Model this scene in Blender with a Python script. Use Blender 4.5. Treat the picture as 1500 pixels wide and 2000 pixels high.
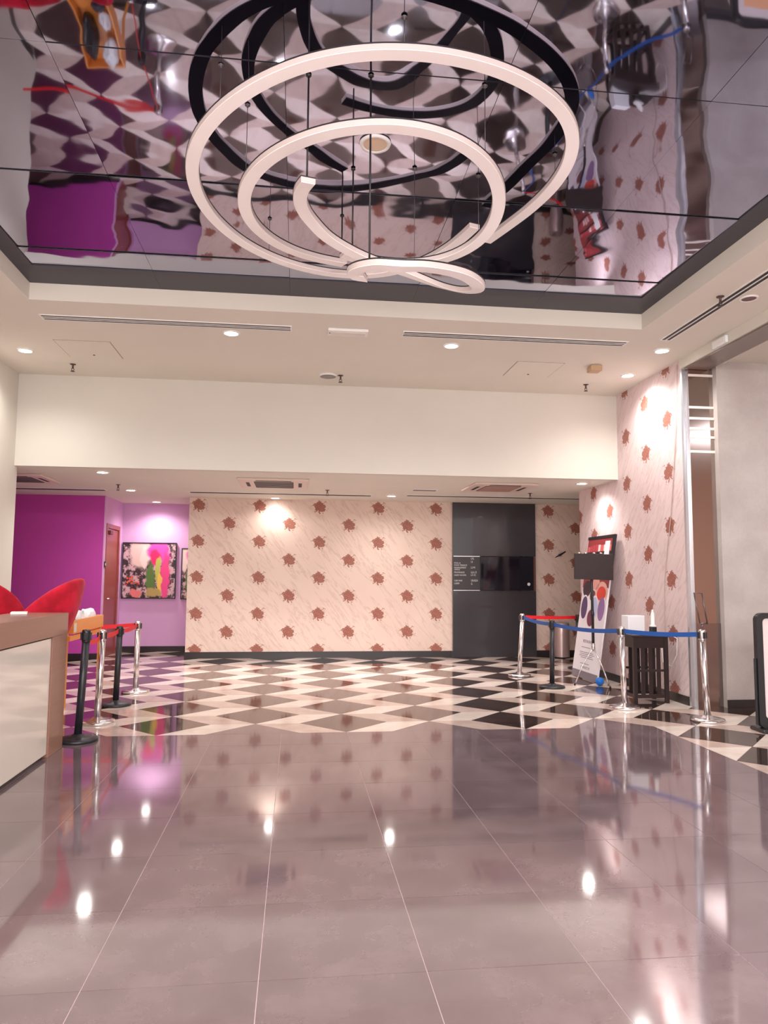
import bpy, bmesh, math, random
from mathutils import Vector, Matrix

# ------------------------------------------------------------------ clear
for o in list(bpy.data.objects):
    bpy.data.objects.remove(o, do_unlink=True)
S = bpy.context.scene
COL = S.collection
R = math.radians

# ------------------------------------------------------------------ camera
cam_d = bpy.data.cameras.new('camera')
cam = bpy.data.objects.new('camera', cam_d)
COL.objects.link(cam)
PITCH, YAW, ROLL, EYE = 0.08995, 0.11866, 0.00686, 1.42
fw = Vector((math.sin(YAW)*math.cos(PITCH), math.cos(YAW)*math.cos(PITCH), math.sin(PITCH)))
rt0 = Vector((math.cos(YAW), -math.sin(YAW), 0))
up0 = rt0.cross(fw)
rt = rt0*math.cos(ROLL) + up0*math.sin(ROLL)
up = up0*math.cos(ROLL) - rt0*math.sin(ROLL)
m = Matrix((rt, up, -fw)).transposed().to_4x4()
m.translation = Vector((0, 0, EYE))
cam.matrix_world = m
cam_d.sensor_fit = 'HORIZONTAL'
cam_d.sensor_width = 36.0
cam_d.lens = 36.0*1424.98/1500
cam_d.clip_start = 0.05
cam_d.clip_end = 100
S.camera = cam

# ------------------------------------------------------------------ world and exposure
w = bpy.data.worlds.new('world')
S.world = w
w.use_nodes = True
bg = w.node_tree.nodes['Background']
bg.inputs[0].default_value = (1.0, 0.95, 0.93, 1)
bg.inputs[1].default_value = 0.9            # daylight that comes in through the open entrance behind the camera
S.view_settings.view_transform = 'Standard'
S.view_settings.look = 'None'
S.view_settings.gamma = 1
S.view_settings.use_curve_mapping = False
S.view_settings.exposure = 1.1

ZL_LIGHT = 2.80
def area(name, loc, rot, sx, sy, power, col, spread=180):
    d = bpy.data.lights.new(name, 'AREA')
    d.shape = 'RECTANGLE'; d.size = sx; d.size_y = sy; d.energy = power; d.color = col; d.spread = R(spread)
    o = bpy.data.objects.new(name, d); COL.objects.link(o)
    o.location = loc; o.rotation_euler = rot
    return o
# added unseen fill lights: behind the camera, in the side bay, under the low ceiling
area('rear_fill', (0.6, -2.2, 2.4), (R(80), 0, 0), 7.0, 3.2, 60, (1.0, 0.94, 0.91))
area('side_bay_fill', (7.4, 4.6, 3.90), (0, 0, 0), 1.6, 2.0, 45, (0.95, 0.93, 1.0))
area('near_fill', (.5, -1.2, 3.95), (R(12), 0, 0), 5.6, 2.4, 600, (1.0, 0.93, 0.92))
area('hall_fill', (.6, 11.2, ZL_LIGHT), (0, 0, 0), 5.5, 1.0, 48, (1.0, 0.88, 0.88), 105)

def spot(name, loc, power, col=(1, .95, .9), size=150, blend=.9, rot=(0, 0, 0)):
    d = bpy.data.lights.new(name, 'SPOT')
    d.energy = power; d.color = col; d.spot_size = R(size); d.spot_blend = blend; d.shadow_soft_size = .06
    o = bpy.data.objects.new(name, d); COL.objects.link(o)
    o.location = loc; o.rotation_euler = rot
    return o

# ------------------------------------------------------------------ materials
MATS = {}
def mat(name, col, rough=.5, metal=0.0, spec=.5, emit=None, estr=0.0, ior=None, coat=0.0, trans=0.0):
    if name in MATS: return MATS[name]
    mt = bpy.data.materials.new(name); mt.use_nodes = True
    b = mt.node_tree.nodes['Principled BSDF']
    b.inputs['Base Color'].default_value = (*col, 1)
    b.inputs['Roughness'].default_value = rough
    b.inputs['Metallic'].default_value = metal
    b.inputs['Specular IOR Level'].default_value = spec
    if ior: b.inputs['IOR'].default_value = ior
    if coat: b.inputs['Coat Weight'].default_value = coat; b.inputs['Coat Roughness'].default_value = .03
    if trans: b.inputs['Transmission Weight'].default_value = trans
    if emit:
        b.inputs['Emission Color'].default_value = (*emit, 1); b.inputs['Emission Strength'].default_value = estr
    MATS[name] = mt
    return mt

class N:
    """tiny helper round a node tree"""
    def __init__(s, mt):
        s.t = mt.node_tree; s.b = s.t.nodes['Principled BSDF']
    def new(s, typ, **kw):
        n = s.t.nodes.new(typ)
        for k, v in kw.items(): setattr(n, k, v)
        return n
    def link(s, a, b): s.t.links.new(a, b)
    def math(s, op, a, b=None, c=None):
        n = s.new('ShaderNodeMath', operation=op)
        for i, v in enumerate((a, b, c)):
            if v is None: continue
            if isinstance(v, (int, float)): n.inputs[i].default_value = v
            else: s.link(v, n.inputs[i])
        return n.outputs[0]
    def mix(s, f, a, b):
        n = s.new('ShaderNodeMix', data_type='RGBA')
        if isinstance(f, (int, float)): n.inputs[0].default_value = f
        else: s.link(f, n.inputs[0])
        for i, v in ((6, a), (7, b)):
            if isinstance(v, tuple): n.inputs[i].default_value = (*v, 1)
            else: s.link(v, n.inputs[i])
        return n.outputs[2]
    def noise(s, vec, scale, detail=2, rough=.5, dist=0.0):
        n = s.new('ShaderNodeTexNoise')
        n.inputs['Scale'].default_value = scale; n.inputs['Detail'].default_value = detail
        n.inputs['Roughness'].default_value = rough; n.inputs['Distortion'].default_value = dist
        if vec is not None: s.link(vec, n.inputs['Vector'])
        return n.outputs['Fac']
    def coords(s): return s.new('ShaderNodeTexCoord').outputs['Object']
    def pos(s): return s.new('ShaderNodeNewGeometry').outputs['Position']
    def step(s, x, lo, hi):
        n = s.new('ShaderNodeMapRange', interpolation_type='SMOOTHSTEP')
        s.link(x, n.inputs[0]); n.inputs[1].default_value = lo; n.inputs[2].default_value = hi
        return n.outputs[0]
    def bump(s, h, strength, dist=.01):
        n = s.new('ShaderNodeBump'); n.inputs['Strength'].default_value = strength; n.inputs['Distance'].default_value = dist
        s.link(h, n.inputs['Height']); s.link(n.outputs[0], s.b.inputs['Normal'])

def plaster(name, col, var=.03):
    mt = mat(name, col, .75, spec=.25); g = N(mt)
    f = g.noise(g.pos(), 1.3, 4)
    c2 = tuple(max(0, c*(1-var*3)) for c in col)
    g.link(g.mix(f, col, c2), g.b.inputs['Base Color'])
    g.bump(g.noise(g.pos(), 60, 3), .08, .004)
    return mt

M_ceil = plaster('ceiling_paint', (.76, .72, .64))
M_wall = plaster('cream_wall_paint', (.68, .645, .58))
M_lilac = plaster('lilac_wall_paint', (.72, .42, .70))
M_purple = plaster('purple_wall_paint', (.56, .075, .41))
M_grey = None
M_black = mat('black_satin', (.014, .013, .016), .35)
M_border = mat('dark_ceiling_border', (.045, .045, .055), .45)
M_base = mat('dark_skirting', (.022, .017, .018), .3)
M_chrome = mat('polished_steel', (.78, .74, .74), .22, metal=1)
M_white = mat('white_plastic', (.8, .78, .76), .4)
M_lamp = mat('lit_lamp_glass', (1, 1, 1), .4, emit=(1, .97, .93), estr=14)
M_dark = mat('dark_slot', (.02, .018, .018), .6)
M_wood = mat('dark_stained_wood', (.022, .011, .011), .35)

def wallpaper(name, axis, u0, P, v0, Q, ca=(.82, .66, .57), cb=(.70, .53, .45)):
    """cream marble-veined wallpaper with a staggered print of brown chrysanthemums"""
    mt = mat(name, (.7, .5, .4), .5, spec=.35); g = N(mt)
    sep = g.new('ShaderNodeSeparateXYZ'); g.link(g.pos(), sep.inputs[0])
    u, v = sep.outputs[axis], sep.outputs[2]
    def cell(du, dv):
        a = g.math('SUBTRACT', g.math('FRACT', g.math('ADD', g.math('MULTIPLY', g.math('SUBTRACT', u, u0+du*P), 1/P), .5)), .5)
        b = g.math('SUBTRACT', g.math('FRACT', g.math('ADD', g.math('MULTIPLY', g.math('SUBTRACT', v, v0+dv*Q), 1/Q), .5)), .5)
        a = g.math('MULTIPLY', a, P); b = g.math('MULTIPLY', b, Q)
        cv = g.new('ShaderNodeCombineXYZ'); g.link(a, cv.inputs[0]); g.link(b, cv.inputs[1])
        ln = g.new('ShaderNodeVectorMath', operation='LENGTH'); g.link(cv.outputs[0], ln.inputs[0])
        ang = g.math('ARCTAN2', b, a)
        # ragged petals: radius varies with the angle, with a sprig to the right
        n1 = g.noise(cv.outputs[0], 17, 5, .68)
        pet = g.math('MULTIPLY', g.math('SINE', g.math('MULTIPLY', ang, 11)), .006)
        spr = g.math('MULTIPLY', g.math('COSINE', g.math('ADD', ang, .35)), .016)
        rad = g.math('ADD', g.math('ADD', pet, spr), g.math('MULTIPLY', g.math('SUBTRACT', n1, .5), .34))
        d = g.math('SUBTRACT', ln.outputs['Value'], rad)
        m1 = g.math('SUBTRACT', 1.0, g.step(d, .098, .116))
        # petal lines
        ln2 = g.noise(cv.outputs[0], 44, 3, .7)
        return m1, ln2
    ma, la = cell(0, 0); mb, lb = cell(.5, .5)
    mask = g.math('MAXIMUM', ma, mb)
    lines = g.math('ADD', g.math('MULTIPLY', la, ma), g.math('MULTIPLY', lb, mb))
    # veins running diagonally
    mp = g.new('ShaderNodeMapping', vector_type='TEXTURE'); mp.inputs['Rotation'].default_value = (0, R(-38), 0) if axis == 0 else (R(38), 0, 0)
    mp.inputs['Scale'].default_value = (1, 1, 7)
    g.link(g.pos(), mp.inputs['Vector'])
    n = g.noise(mp.outputs[0], 9, 5, .6, .4)
    vein = g.math('SUBTRACT', 1.0, g.step(g.math('ABSOLUTE', g.math('SUBTRACT', n, .5)), .0, .035))
    base = g.mix(g.noise(g.pos(), 1.1, 3), ca, cb)
    base = g.mix(g.math('MULTIPLY', vein, .30), base, (.42, .27, .22))
    fl = g.mix(g.step(lines, .42, .62), (.25, .062, .038), (.40, .135, .085))
    g.link(g.mix(g.math('MULTIPLY', mask, .92), base, fl), g.b.inputs['Base Color'])
    return mt
M_wp_back = wallpaper('wallpaper_back', 0, .92, 1.066, 2.37, .637)
M_wp_right = wallpaper('wallpaper_right', 1, 9.39, 1.125, 2.72, .648, (.80, .66, .66), (.69, .54, .55))  # pinker base: the cooler lamp tint on this wall is in the colour

def stone(name, c1, c2, rough, ior, scale=2.5, coat=0.0):
    mt = mat(name, c1, rough, ior=ior, coat=coat); g = N(mt)
    oi = g.new('ShaderNodeObjectInfo').outputs['Random']
    f = g.noise(g.pos(), scale, 6, .62)
    c = g.mix(g.step(f, .3, .7), c1, c2)
    hs = g.new('ShaderNodeHueSaturation'); g.link(c, hs.inputs['Color'])
    g.link(g.math('ADD', .92, g.math('MULTIPLY', oi, .16)), hs.inputs['Value'])
    g.link(hs.outputs[0], g.b.inputs['Base Color'])
    r2 = g.math('ADD', rough, g.math('MULTIPLY', g.noise(g.pos(), 5, 4), .05))
    g.link(r2, g.b.inputs['Roughness'])
    return mt
M_slab = stone('polished_grey_granite', (.135, .094, .104), (.185, .135, .148), .04, 3.1, 3.0)
def scuffs(mt):
    g = N(mt); old = g.b.inputs['Base Color'].links[0].from_socket
    sp = g.step(g.noise(g.pos(), 38, 3, .6), .65, .71); area_ = g.step(g.noise(g.pos(), 1.7, 2, .5), .64, .70)
    g.link(g.mix(g.math('MULTIPLY', g.math('MULTIPLY', sp, area_), .75), old, (.02, .018, .022)), g.b.inputs['Base Color'])
scuffs(M_slab)
M_diam = stone('polished_brown_marble', (.030, .018, .015), (.055, .034, .028), .04, 2.9, 5)
M_light = stone('cream_marble', (.80, .71, .64), (.70, .60, .53), .06, 1.5, 6)
M_beige = stone('beige_marble', (.60, .48, .42), (.52, .40, .35), .06, 1.5, 6)
M_grout = mat('pale_grout', (.55, .42, .42), .7)
M_grout2 = mat('brown_grout', (.10, .06, .05), .6)

def mirror():
    mt = mat('wavy_mirror_film', (.37, .37, .475), .03, metal=1); g = N(mt)
    h = g.math('ADD', g.noise(g.pos(), 1.1, 1, .4, .3), g.math('MULTIPLY', g.noise(g.pos(), 4.5, 1, .5), .045))
    g.bump(h, .28, .05)
    return mt
M_mirror = mirror()

def brushed(name, col, rough, axis='Z', sc=(60, 60, .5)):
    mt = mat(name, col, rough, metal=1); g = N(mt)
    mp = g.new('ShaderNodeMapping'); mp.inputs['Scale'].default_value = sc; g.link(g.pos(), mp.inputs['Vector'])
    g.bump(g.noise(mp.outputs[0], 3, 3), .04, .001)
    return mt
M_steel = brushed('brushed_steel', (.42, .35, .32), .13)
M_bronze = mat('bronze_cladding', (.30, .25, .23), .32, metal=.8)

def fabric(name, c1, c2, sc=9):
    mt = mat(name, c1, .8, spec=.3); g = N(mt)
    g.b.inputs['Sheen Weight'].default_value = .22
    g.b.inputs['Sheen Tint'].default_value = (1, .35, .5, 1)
    g.link(g.mix(g.step(g.noise(g.pos(), sc, 4), .35, .65), c1, c2), g.b.inputs['Base Color'])
    return mt
M_velvet = fabric('red_velvet', (.56, .006, .030), (.36, .004, .016))

def woodgrain(name, c1, c2, sc=(1, 8, 30), rough=.4):
    mt = mat(name, c1, rough); g = N(mt)
    mp = g.new('ShaderNodeMapping'); mp.inputs['Scale'].default_value = sc; g.link(g.pos(), mp.inputs['Vector'])
    g.link(g.mix(g.noise(mp.outputs[0], 2.0, 4, .6), c1, c2), g.b.inputs['Base Color'])
    return mt
M_counter = woodgrain('brown_counter_laminate', (.33, .17, .12), (.25, .125, .09), (6, .6, 30), .28)
M_orange = woodgrain('orange_varnished_pine', (.92, .36, .07), (.76, .25, .045), (6, 2, 30), .35)
M_door = woodgrain('red_brown_door_wood', (.36, .075, .06), (.25, .05, .045), (14, 14, 1), .35)

def stucco():
    mt = mat('grey_patterned_wallcover', (.55, .50, .47), .6); g = N(mt)
    f = g.noise(g.pos(), 2.2, 6, .6); f2 = g.noise(g.pos(), 38, 3)
    c = g.mix(g.step(f, .3, .7), (.56, .52, .49), (.46, .41, .39))
    c = g.mix(g.math('MULTIPLY', f2, .35), c, (.36, .33, .32))
    g.link(c, g.b.inputs['Base Color']); g.bump(f2, .2, .004)
    return mt
M_grey = stucco()

# ------------------------------------------------------------------ mesh helpers
def bm_new(): return bmesh.new()
def box(bm, x0, x1, y0, y1, z0, z1, mi=0):
    vs = [bm.verts.new(p) for p in ((x0,y0,z0),(x1,y0,z0),(x1,y1,z0),(x0,y1,z0),(x0,y0,z1),(x1,y0,z1),(x1,y1,z1),(x0,y1,z1))]
    for f in ((0,3,2,1),(4,5,6,7),(0,1,5,4),(1,2,6,5),(2,3,7,6),(3,0,4,7)):
        bm.faces.new([vs[i] for i in f]).material_index = mi
    return vs
def bevel(bm, wdt=.004, seg=2):
    bmesh.ops.bevel(bm, geom=list(bm.edges), offset=wdt, segments=seg, affect='EDGES', profile=.5, clamp_overlap=True)
def lathe(bm, prof, c=(0,0,0), n=32, mi=0):
    """prof: list of (r,z) from the bottom up"""
    rings = []
    for r, z in prof:
        if r < 1e-6: rings.append([bm.verts.new((c[0], c[1], c[2]+z))])
        else: rings.append([bm.verts.new((c[0]+r*math.cos(2*math.pi*i/n), c[1]+r*math.sin(2*math.pi*i/n), c[2]+z)) for i in range(n)])
    for a, b in zip(rings, rings[1:]):
        for i in range(n):
            j = (i+1) % n
            if len(a) == 1 and len(b) == 1: continue
            if len(a) == 1: f = [a[0], b[j], b[i]]
            elif len(b) == 1: f = [a[i], a[j], b[0]]
            else: f = [a[i], a[j], b[j], b[i]]
            fc = bm.faces.new(f); fc.smooth = True; fc.material_index = mi
def tube(bm, pts, r, n=8, cap=True):
    pts = [Vector(p) for p in pts]
    rr = r if isinstance(r, (list, tuple)) else [r]*len(pts)
    rings = []; side = None
    for i, p in enumerate(pts):
        t = (pts[min(i+1, len(pts)-1)] - pts[max(i-1, 0)]).normalized()
        if side is None:
            side = t.orthogonal().normalized()
        side = (side - t*side.dot(t)).normalized()
        o = t.cross(side)
        rings.append([bm.verts.new(p + (side*math.cos(2*math.pi*k/n) + o*math.sin(2*math.pi*k/n))*rr[i]) for k in range(n)])
    for a, b in zip(rings, rings[1:]):
        for k in range(n):
            f = bm.faces.new((a[k], a[(k+1) % n], b[(k+1) % n], b[k])); f.smooth = True
    if cap:
        bm.faces.new(rings[0][::-1]); bm.faces.new(rings[-1])
def prism(bm, poly, z0, z1, mi=0):
    """poly: xy points, counter-clockwise"""
    a = [bm.verts.new((x, y, z0)) for x, y in poly]; b = [bm.verts.new((x, y, z1)) for x, y in poly]
    bm.faces.new(a[::-1]).material_index = mi; bm.faces.new(b).material_index = mi
    n = len(poly)
    for i in range(n):
        j = (i+1) % n
        bm.faces.new((a[i], a[j], b[j], b[i])).material_index = mi
def obj(name, bm, mts, parent=None, kind=None):
    me = bpy.data.meshes.new(name); bm.normal_update(); bm.to_mesh(me); bm.free()
    for mt in (mts if isinstance(mts, (list, tuple)) else [mts]): me.materials.append(mt)
    return link(name, me, parent, kind)
def link(name, me, parent=None, kind=None):
    o = bpy.data.objects.new(name, me); COL.objects.link(o)
    if parent: o.parent = parent
    if kind: o['kind'] = kind
    return o
def boxo(name, mt, parent, *dims, bev=0.0, kind=None):
    bm = bm_new(); box(bm, *dims)
    if bev: bevel(bm, bev)
    return obj(name, bm, mt, parent, kind)
def thing(name, label, cat, loc=(0,0,0), rz=0.0, group=None):
    o = bpy.data.objects.new(name, None); COL.objects.link(o)
    o.empty_display_size = .1
    o.location = loc; o.rotation_euler = (0, 0, rz)
    return tag(o, label, cat, group)
def tag(o, label, cat, group=None):
    o['label'] = label; o['category'] = cat
    if group: o['group'] = group
    return o
def copy_tree(o, parent=None):
    c = o.copy(); COL.objects.link(c); c.parent = parent
    for ch in [k for k in bpy.data.objects if k.parent == o]:
        copy_tree(ch, c)
    return c
def text(s, size, mt, parent, loc, rot, align='LEFT', name='lettering', sx=1.0):
    cu = bpy.data.curves.new('t', 'FONT'); cu.body = s; cu.size = size; cu.align_x = align; cu.extrude = .0008
    cu.resolution_u = 2
    to = bpy.data.objects.new('t', cu); COL.objects.link(to)
    dg = bpy.context.evaluated_depsgraph_get(); dg.update()
    me = bpy.data.meshes.new_from_object(to.evaluated_get(dg)); me.name = name
    bpy.data.objects.remove(to, do_unlink=True)
    me.materials.clear(); me.materials.append(mt)
    o = link(name, me, parent); o.location = loc; o.rotation_euler = rot; o.scale = (sx, 1, 1)
    return o

# ================================================================== STRUCTURE
ZC, ZL, ZM = 4.0, 2.81, 4.165       # main ceiling, low ceiling, mirror plane
YB, YW = 9.67, 13.15                # bulkhead, back wall
XL, XR = -3.58, 4.45                # side walls
RX0, RX1, RY0, RY1 = -2.536, 3.51, .1, 6.99     # mirror recess

def struct(name, bm, mt): return obj(name, bm, mt, None, 'structure')

# floor: bed of grout under laid tiles (tile tops at z = 0)
bm = bm_new()
box(bm, -6.2, 9.0, -3.2, 6.88, -.25, -.0022, 0)
box(bm, -6.2, 9.0, 6.88, 15.2, -.25, -.0022, 1)
box(bm, 3.475, 9.0, 2.4, 6.88, -.25, -.0021, 1)
floor = struct('floor', bm, [M_grout, M_grout2])

def tile(name, poly, mt, gap):
    c = Vector((sum(p[0] for p in poly)/len(poly), sum(p[1] for p in poly)/len(poly)))
    # inset each edge by gap
    n = len(poly); out = []
    for i in range(n):
        p0, p1, p2 = (Vector(poly[i-1]), Vector(poly[i]), Vector(poly[(i+1) % n]))
        d1 = (p1-p0).normalized(); d2 = (p2-p1).normalized()
        n1 = Vector((-d1.y, d1.x)); n2 = Vector((-d2.y, d2.x))
        den = 1 + n1.dot(n2)
        out.append(p1 + (n1+n2)*(gap/max(den, .25)))
    bm = bm_new()
    a = [bm.verts.new((p.x-c.x, p.y-c.y, -.006)) for p in out]
    b = [bm.verts.new((p.x-c.x, p.y-c.y, 0)) for p in out]
    bm.faces.new(b)
    for i in range(n):
        j = (i+1) % n
        bm.faces.new((a[i], a[j], b[j], b[i]))
    o = obj(name, bm, mt, floor); o.location = (c.x, c.y, 0)
    return o.data
def tile_copy(name, me, x, y):
    o = link(name, me, floor); o.location = (x, y, 0)

# large square slabs
TX, TY = .604, .611
gx0, gy0 = -.712, 3.355
YF = 6.88; XF = 3.475
for i in range(-5, 7):
    x0 = gx0 + i*TX; x1 = x0 + TX
    if x0 >= XF: continue
    x1 = min(x1, XF)
    for j in range(-4, 6):
        y0 = gy0 + j*TY; y1 = min(y0 + TY, YF)
        if y1 - y0 < .05: continue
        tile('granite_slab', [(x0, y0), (x1, y0), (x1, y1), (x0, y1)], M_slab, .0017)
# pattern of diamonds between cream and beige parallelograms
HB = .4275; RH = .4475; X0 = .487
GAP = .0012
def inside(x, y):
    if y > YF - .02 and y < 13.3 and -4.3 < x < 5.5: return True
    if 13.2 <= y < 14.6 and (-3.5 < x < -1.7): return True
    if x > XF - .02 and 3.3 < y <= YF and x < 7.0: return True
    return False
def hidden(x, y):
    # behind or under the counter and side walls
    return (x < -2.2 and y < 6.3) or (x > 5.0 and y > 8.2 and y < 11) or (x > 5.2 and 7.9 < y)
cache = {}
cnt = {}
def lay(name, key, poly, mt):
    cx = sum(p[0] for p in poly)/len(poly); cy = sum(p[1] for p in poly)/len(poly)
    ymin = min(p[1] for p in poly); xmin = min(p[0] for p in poly)
    if xmin < XF - .02 and ymin < YF - .02: return
    if not inside(cx, cy) or hidden(cx, cy) or cnt.get(key, 0) >= 290: return
    cnt[key] = cnt.get(key, 0) + 1
    if key in cache: tile_copy(name, cache[key], cx, cy)
    else: cache[key] = tile(name, poly, mt, GAP)
for k in range(-6, 9):
    cx = X0 + k*2*HB
    sh = 0 if k % 2 == 0 else RH
    for j in range(-5, 10):
        yb = YF + sh + j*2*RH                     # bottom vertex of this diamond
        lay('diamond_tile', 'd', [(cx, yb), (cx+HB, yb+RH), (cx, yb+2*RH), (cx-HB, yb+RH)], M_diam)
        lay('beige_tile', 'b', [(cx, yb), (cx-HB, yb+RH), (cx-2*HB, yb+RH), (cx-HB, yb)], M_beige)
        lay('cream_tile', 'l', [(cx, yb), (cx+HB, yb), (cx+2*HB, yb+RH), (cx+HB, yb+RH)], M_light)
# half diamonds of granite along the border
for k in range(-4, 5):
    if k % 2 == 0: continue
    cx = X0 + k*2*HB
    if cx > XF - .3 or cx < -3.4: continue
    tile('border_triangle', [(cx-HB, YF), (cx+HB, YF), (cx, YF+RH)], M_slab, .0012)
# cut tiles along the inner corner of the granite field, on the right
xr = X0 + 8*HB                                  # 3.907: column of diamonds nearest the corner
for j in range(-8, 0):
    yb = YF + j*RH
    if j % 2:
        tile('cream_tile', [(XF, yb), (XF+HB, yb+RH), (XF, yb+RH)], M_light, GAP)
    else:
        tile('beige_tile', [(XF, yb), (XF+HB, yb), (XF, yb+RH)], M_beige, GAP)

# ceiling slabs round the mirror recess
bm = bm_new()
zt = 4.4
box(bm, XL-.3, RX0, -2.6, YB+.1, ZC, zt)
box(bm, RX1, XR+.02, -2.6, YB+.1, ZC, zt)
box(bm, RX0, RX1, RY1, YB+.1, ZC, zt)
box(bm, RX0, RX1, -2.6, RY0, ZC, zt)
box(bm, RX0, RX1, RY0, RY1, zt-.05, zt)
ceiling = struct('ceiling', bm, M_ceil)
# mirror panels and the dark border strips, each a piece of the ceiling
cols = [RX0, -1.337, -.109, 1.10, 2.33, RX1]
rows = [RY0, 1.26, 2.48, 3.73, 5.0, 6.235, RY1]
BXL, BXR, BYF = -2.378, 3.312, 6.585       # inner edges of the border
random.seed(4)
for j in range(len(rows)-1):
    for i in range(len(cols)-1):
        x0 = max(cols[i], BXL) if i == 0 else cols[i]
        x1 = min(cols[i+1], BXR) if i == len(cols)-2 else cols[i+1]
        y0 = rows[j]; y1 = min(rows[j+1], BYF)
        cx, cy = (x0+x1)/2, (y0+y1)/2; hx, hy = (x1-x0)/2-.0015, (y1-y0)/2-.0015
        bm = bm_new(); box(bm, -hx, hx, -hy, hy, 0, .006, 1)
        bm.normal_update()
        for f in bm.faces:
            if f.normal.z < -.9: f.material_index = 0
        o = obj('mirror_panel', bm, [M_mirror, M_black], ceiling)
        o.location = (cx, cy, ZM + .006)
        tx = R(random.uniform(-.12, .25)); ty = R(random.uniform(-.2, .2))
        if j >= 4: tx = R(.62)
        o.rotation_euler = (tx, ty, 0)
        if j == 5:
            boxo('border_strip', M_border, ceiling, cols[i]+.0008, cols[i+1]-.0008, BYF, RY1, ZM-.002, ZM+.012)
    for xa, xb in ((RX0, BXL), (BXR, RX1)):
        boxo('border_strip', M_border, ceiling, xa, xb, rows[j]+.0008, min(rows[j+1], BYF)-.0008, ZM-.002, ZM+.012)

# low ceiling beyond the bulkhead, and the side bay's
bm = bm_new(); box(bm, -6.0, 7.0, YB+.1, 15.2, ZL, ZL+.3); low = struct('ceiling', bm, M_ceil)
bm = bm_new(); box(bm, XR-.02, XR+.16, -2.6, 7.93, 3.885, zt); struct('trim_1', bm, M_wall)
bm = bm_new(); box(bm, XR+.16, 9.0, -2.6, 8.0, 3.95, zt); struct('ceiling', bm, M_wall)
bm = bm_new(); box(bm, XR, XR+.30, -2.6, 7.85, 3.868, 3.8845); struct('trim_2', bm, M_bronze)
bm = bm_new(); box(bm, XR+.30, XR+.36, -2.6, 7.62, 3.88, 3.95); struct('trim_3', bm, M_wall)

bm = bm_new(); box(bm, XL, XR, YB, YB+.1, ZL, zt); struct('wall_bulkhead', bm, M_wall)
bm = bm_new(); box(bm, XL-.2, XL, -2.6, YB+.1, 0, ZC); struct('wall_left', bm, M_wall)
bm = bm_new(); box(bm, XR, XR+.22, 7.94, 11.1, 0, zt); struct('wall_right', bm, M_wp_right)
bm = bm_new(); box(bm, -1.895, 2.83, YW, 14.6, 0, ZL); struct('wall_back', bm, M_wp_back)
bm = bm_new(); box(bm, 2.83, 7.0, YW+.005, 14.6, 0, ZL); struct('wall_back', bm, M_wp_back)
bm = bm_new(); box(bm, -3.31, -1.895, 14.42, 14.6, 0, ZL); struct('wall_alcove', bm, M_lilac)
bm = bm_new(); box(bm, -6.0, -3.33, 13.12, 13.25, 0, ZL); box(bm, -6.0, -3.36, 13.25, 14.6, 0, ZL); struct('wall_purple', bm, M_purple)
bm = bm_new()      # lilac return wall of the alcove, with the door opening left out
box(bm, -3.36, -3.31, 13.13, 13.24, 0, ZL); box(bm, -3.36, -3.31, 14.16, 14.42, 0, ZL); box(bm, -3.36, -3.31, 13.24, 14.16, 2.32, ZL)
struct('wall_alcove_side', bm, M_lilac)
bm = bm_new(); box(bm, -6.2, -6.0, YB, 14.6, 0, ZL); box(bm, -6.2, XL-.2, YB, YB+.1, 0, ZL); struct('wall_far_left', bm, M_purple)
bm = bm_new(); box(bm, 7.0, 7.2, 7.9, 14.6, 0, zt); struct('wall_far_right', bm, M_wp_right)
bm = bm_new(); box(bm, 4.80, 9.0, 7.78, 7.93, 0, zt); struct('wall_side_bay', bm, M_grey)
bm = bm_new(); box(bm, 9.0, 9.2, -2.6, 7.93, 0, zt); struct('wall_side_bay', bm, mat('tan_wall', (.42, .24, .17), .5))
# red-brown door in the alcove, in its frame
d = boxo('door_1', M_door, None, -3.356, -3.318, 13.30, 14.10, .005, 2.26, bev=.004, kind='structure')
fb = bm_new(); box(fb, -3.32, -3.296, 13.22, 13.30, 0, 2.34); box(fb, -3.32, -3.296, 14.10, 14.18, 0, 2.34); box(fb, -3.32, -3.296, 13.30, 14.10, 2.265, 2.34)
obj('door_frame', fb, M_door, d)
hb = bm_new(); tube(hb, [(-3.318, 13.38, 1.02), (-3.27, 13.38, 1.02), (-3.265, 13.50, 1.02)], .011); obj('door_handle', hb, M_chrome, d)
hb = bm_new(); box(hb, -3.318, -3.26, 13.33, 13.52, 2.15, 2.22); bevel(hb, .006); obj('door_closer', hb, mat('dark_red_enamel', (.13, .01, .015), .4), d)

# skirting
def skirt(name, *b):
    bm = bm_new(); box(bm, *b); struct(name, bm, M_base)
skirt('baseboard_back', -1.907, 2.826, YW-.012, YW, 0, .112)
skirt('baseboard_back', 4.40, 7.0, YW-.007, YW+.005, 0, .112)
skirt('baseboard_right', XR-.012, XR, 7.95, 11.1, 0, .10)
skirt('baseboard_alcove', -3.31, -1.895, 14.406, 14.42, 0, .10)
skirt('baseboard_purple', -6.0, -3.31, 13.106, 13.12, 0, .10)
skirt('baseboard_side_bay', 4.80, 9.0, 7.766, 7.78, 0, .09)
skirt('baseboard_left', XL, XL+.012, -2.6, YB, 0, .10)

# bluish steel edge trim where the wallpaper ends
bm = bm_new(); box(bm, XR-.004, XR+.05, 7.90, 7.94, 0, 3.885)
struct('trim_4', bm, mat('pale_steel_trim', (.62, .66, .72), .25, metal=.8))
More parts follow.
